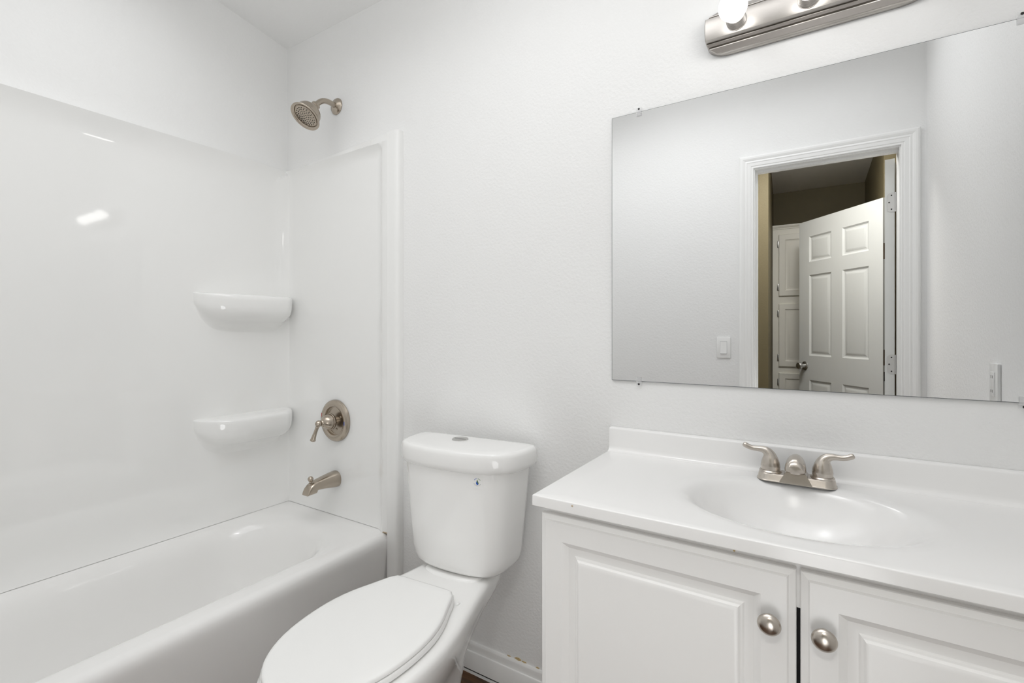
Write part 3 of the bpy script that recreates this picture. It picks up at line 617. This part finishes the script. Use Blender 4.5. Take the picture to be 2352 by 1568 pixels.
MB().lathe([(0.0022, 0), (0.0016, 0.0004), (0, 0.0005)], (-0.4123, CY0 - 0.0001, 0.8340), (0, -1, 0), 10, cap1=False).build('chip_mark', M['caulk'], ct, 0)
MB().lathe([(0.0020, 0), (0.0015, 0.0004), (0, 0.0005)], (-0.1186, VY - 0.0011, 0.8045), (0, -1, 0), 10, cap1=False).build('chip_mark', M['chip'], vc, 0)

# ------------------------------------------------------------------ faucet
fx, fy, fz = -0.037, -0.074, ZT
fa = thing('faucet', 'brushed nickel two handle faucet on the vanity top behind the basin', 'faucet', (fx, fy, fz))
def stad(hw, hd, z, n=16, yc=0.0):
    return rrect(fx - hw, fx + hw, fy - hd + yc, fy + hd + yc, min(hw, hd) * 0.85, z, n)
MB().loft([stad(0.079, 0.028, fz), stad(0.079, 0.028, fz + 0.002), stad(0.0775, 0.0265, fz + 0.004), stad(0.0755, 0.0245, fz + 0.014), stad(0.0735, 0.0225, fz + 0.0168), stad(0.070, 0.019, fz + 0.0175)]).build('base_plate', M['nick2'], fa, 30)
ringc = lambda hx0, y0_, y1_, z: [(fx - hx0, y0_, z), (fx + hx0, y0_, z), (fx + hx0, y1_, z), (fx - hx0, y1_, z)]
MB().loft([ringc(0.0320, fy - 0.0292, fy + 0.026, fz + 0.001), ringc(0.0312, fy - 0.0288, fy + 0.026, fz + 0.004), ringc(0.0195, fy - 0.0235, fy + 0.020, fz + 0.0245), ringc(0.0175, fy - 0.0215, fy + 0.018, fz + 0.026)]).build('spout_base', M['nick2'], fa, 30)
def arch(y, zb, h, hw, n=24, tilt=0.0):
    out = []
    for k in range(n + 1):
        a = PI * k / n; out.append((fx + hw * math.cos(a), y, zb + h * max(math.sin(a), 0) ** 0.85))
    for k in range(1, 6):
        t = k / 6; out.append((fx - hw + 2 * hw * t, y, zb - 0.002 * math.sin(PI * t)))
    return out
A = [(fy + 0.022, fz + 0.0315, 0.012, 0.010), (fy + 0.017, fz + 0.031, 0.023, 0.0155), (fy + 0.005, fz + 0.031, 0.0315, 0.0192), (fy - 0.011, fz + 0.0315, 0.033, 0.0207), (fy - 0.028, fz + 0.033, 0.030, 0.0209), (fy - 0.043, fz + 0.0345, 0.0255, 0.0205), (fy - 0.052, fz + 0.035, 0.0205, 0.0193), (fy - 0.057, fz + 0.0355, 0.013, 0.0165)]
MB().lathe([(0.0185, 0.024), (0.0185, 0.0335), (0.0170, 0.0352)], (fx, fy - 0.004, fz), (0, 0, 1), 32).build('spout_neck', M['nick2'], fa, 30)
P_ = MB().loft([arch(*q) for q in A]).build('spout', M['nick2'], fa, 40)
MB().lathe([(0.011, 0), (0.011, 0.006), (0.009, 0.007), (0, 0.007)], (fx, fy - 0.038, fz + 0.0345), (0, 0, -1), 24, cap1=False).build('aerator', M['nick2'], P_, 30)
for sg in (-1, 1):
    hx = fx + sg * 0.0512
    MB().lathe([(0.0235, 0.0165), (0.0235, 0.019), (0.0215, 0.0215), (0.0195, 0.0215), (0.0195, 0.0235)], (hx, fy, fz), (0, 0, 1), 36).build('handle_collar', M['nick2'], fa, 30)
    path = [(hx, fy, fz + 0.0235), (hx, fy, fz + 0.030), (hx + sg * 0.0002, fy, fz + 0.038), (hx + sg * 0.0010, fy, fz + 0.047), (hx + sg * 0.0032, fy, fz + 0.0555), (hx + sg * 0.0085, fy - 0.0005, fz + 0.0625), (hx + sg * 0.017, fy - 0.001, fz + 0.0660), (hx + sg * 0.027, fy - 0.0015, fz + 0.0665), (hx + sg * 0.037, fy - 0.002, fz + 0.0665), (hx + sg * 0.046, fy - 0.002, fz + 0.0690), (hx + sg * 0.0530, fy - 0.002, fz + 0.0722), (hx + sg * 0.0565, fy - 0.002, fz + 0.0740), (hx + sg * 0.0580, fy - 0.002, fz + 0.0748)]
    rad = [0.0200, 0.0204, 0.0192, 0.0166, 0.0132, 0.0100, 0.0074, 0.0060, 0.0056, 0.0060, 0.0062, 0.0050, 0.0025]
    MB().tube(path, rad, 24).build('handle', M['nick2'], fa, 60)

# ------------------------------------------------------------------ mirror and clips
MX0, MX1, MZ0, MZ1 = -0.5015, 0.4235, 1.0425, 1.8050
mi = thing('mirror', 'large frameless wall mirror above the vanity top', 'mirror', (-0.039, 0, MZ0))
e = 0.0012
MB().add([(MX0 + e, -0.006, MZ0 + e), (MX1 - e, -0.006, MZ0 + e), (MX1 - e, -0.006, MZ1 - e), (MX0 + e, -0.006, MZ1 - e)], [[0, 1, 2, 3]]).build('mirror_glass', M['mirror'], mi, 0)
rg = lambda q, y: [(MX0 + q, y, MZ0 + q), (MX1 - q, y, MZ0 + q), (MX1 - q, y, MZ1 - q), (MX0 + q, y, MZ1 - q)]
MB().loft([rg(0.0, -0.0005), rg(0.0, -0.0052), rg(e, -0.006)], True, False).build('mirror_edge', M['medge'], mi, 0)
def clip(x, z, s_):
    t = thing('mirror_clip', '', 'mirror clip', (x, 0, z), 0, 'mirror clips')
    mb = MB(); h = 0.0125
    mb.box(x - 0.0075, x + 0.0075, -0.0095, -0.0068, z - h if s_ > 0 else z - 0.004, z + 0.004 if s_ > 0 else z + h, 0.0008, 1)
    mb.box(x - 0.0075, x + 0.0075, -0.0068, -0.0003, z + 0.0006 if s_ > 0 else z - 0.0125, z + 0.0125 if s_ > 0 else z - 0.0006, 0.0008, 1)
    mb.build('clip_body', M['clear'], t, 30)
    MB().lathe([(0.0028, 0.0), (0.0028, 0.0012), (0, 0.0018)], (x, -0.0068, z + s_ * 0.0075), (0, -1, 0), 14, cap1=False).build('screw', M['dark'], t, 30)
    return t
clip(-0.4215, MZ1, 1)['label'] = 'clear plastic clip on the mirror top edge, nearest the shower'
clip(0.347, MZ1, 1)['label'] = 'clear plastic clip on the mirror top edge, past the light bar'
clip(-0.4215, MZ0, -1)['label'] = 'clear plastic clip on the mirror bottom edge, above the toilet end of the backsplash'
clip(0.350, MZ0, -1)['label'] = 'clear plastic clip on the mirror bottom edge, below the reflected outlet'

# ------------------------------------------------------------------ vanity light
LX, LZ = -0.012, 1.955
vl = thing('vanity_light', 'brushed nickel vanity light bar with round white bulbs above the mirror', 'light', (LX, 0, LZ))
hl_ = 0.228; hz = 0.059
prof = [(-1.0, 0.0), (-1.0, 0.007), (-0.985, 0.0095), (-0.95, 0.0105), (-0.91, 0.0110), (-0.895, 0.0135), (-0.72, 0.0215), (-0.695, 0.0215), (-0.68, 0.0180), (-0.655, 0.0180), (-0.635, 0.0240), (-0.56, 0.0285), (-0.54, 0.0285), (-0.525, 0.0250), (-0.505, 0.0250), (-0.485, 0.0345), (-0.46, 0.0400)]
prof = prof + [(-0.44, 0.0405), (-0.2, 0.0425), (0, 0.043)]
prof = prof + [(-a, b2) for a, b2 in prof[-2::-1]]
def xend(zn):
    a = abs(zn); 
    if a < 0.45: return hl_ - 0.001 * (a / 0.45) ** 2
    t = (a - 0.45) / 0.55
    return hl_ - 0.001 - 0.055 * (1 - math.sqrt(max(0, 1 - t * t)))
rows = []
for zn, h in prof:
    xe = xend(zn); z = LZ + zn * hz
    rows.append([(LX - xe, -0.0005, z), (LX - xe, -max(h - 0.002, 0.0006), z), (LX - xe + 0.002, -max(h, 0.0008), z)] + [(LX + (xe - 0.002) * (k / 12 * 2 - 1), -max(h, 0.0008), z) for k in range(1, 12)] + [(LX + xe - 0.002, -max(h, 0.0008), z), (LX + xe, -max(h - 0.002, 0.0006), z), (LX + xe, -0.0005, z)])
MB().loft(rows, False, False, closed=False).build('back_plate', M['bar'], vl, 22)
for dx in (-0.153, 0.0, 0.153):
    bxx = LX + dx
    pf = [(0.0240, 0.041), (0.0240, 0.043)]
    for k in range(6):
        h0 = 0.0435 + k * 0.0042; r0 = 0.0232 - 0.0003 * k
        pf += [(r0 - 0.0012, h0), (r0, h0 + 0.001), (r0, h0 + 0.003), (r0 - 0.0012, h0 + 0.004)]
    pf += [(0.0205, 0.0690), (0.0185, 0.0690), (0.0185, 0.060)]
    sk = MB().lathe(pf, (bxx, 0, LZ), (0, -1, 0), 40).build('lamp_socket', M['bar'], vl, 25)
    bp = [(0.0135, 0.060), (0.0145, 0.068), (0.0175, 0.0725)]
    R_ = 0.0320; yc_ = 0.103
    for k in range(1, 22):
        a = math.radians(150 - 150 * k / 21); bp.append((R_ * math.sin(a), yc_ - R_ * math.cos(a) * -1 * -1 if False else yc_ - R_ * math.cos(a)))
    bp = bp[:3] + [(R_ * math.sin(math.radians(t)), yc_ - R_ * math.cos(math.radians(t))) for t in range(35, 181, 6)] + [(0, yc_ + R_)]
    MB().lathe(bp, (bxx, 0, LZ), (0, -1, 0), 40, cap1=False).build('light_bulb', M['bulb'], vl, 60)

# ------------------------------------------------------------------ switch and outlet (seen in the mirror)
swx, swz = -0.426, 1.094
sw = thing('light_switch', 'white rocker light switch beside the doorway, seen in the mirror', 'light switch', (swx, YF, swz))
MB().box(swx - 0.035, swx + 0.035, YF, YF + 0.006, swz - 0.0575, swz + 0.0575, 0.002).build('wall_plate', M['plas'], sw, 30)
MB().box(swx - 0.0175, swx + 0.0175, YF + 0.005, YF + 0.0064, swz - 0.0345, swz + 0.0345, 0.0004, 1).build('switch_frame', M['grey'], sw, 0)
rk = MB(); 
rk.loft([[(swx - 0.0165, YF + y, swz + z) for y, z in ((0.005, -0.0335), (0.0115, -0.0325), (0.0075, 0.0), (0.0070, 0.0325), (0.005, 0.0335))], [(swx + 0.0165, YF + y, swz + z) for y, z in ((0.005, -0.0335), (0.0115, -0.0325), (0.0075, 0.0), (0.0070, 0.0325), (0.005, 0.0335))]])
rk.build('rocker', M['plas'], sw, 30)
oy, oz = -0.522, 1.037
ou = thing('wall_outlet', 'white outlet on the wall past the vanity, seen edge on in the mirror', 'outlet', (XR, oy, oz))
MB().box(XR - 0.0085, XR, oy - 0.035, oy + 0.035, oz - 0.0575, oz + 0.0575, 0.0025).build('wall_plate', M['plas'], ou, 30)
rc = MB().box(XR - 0.0115, XR - 0.006, oy - 0.0165, oy + 0.0165, oz - 0.0335, oz + 0.0335, 0.001).build('receptacle', M['plas'], ou, 30)
for dz in (-0.02, 0.02):
    MB().box(XR - 0.0119, XR - 0.0110, oy - 0.0075, oy - 0.0055, oz + dz - 0.004, oz + dz + 0.004).box(XR - 0.0119, XR - 0.0110, oy + 0.0055, oy + 0.0075, oz + dz - 0.004, oz + dz + 0.004).build('slot', M['dark'], rc, 0)
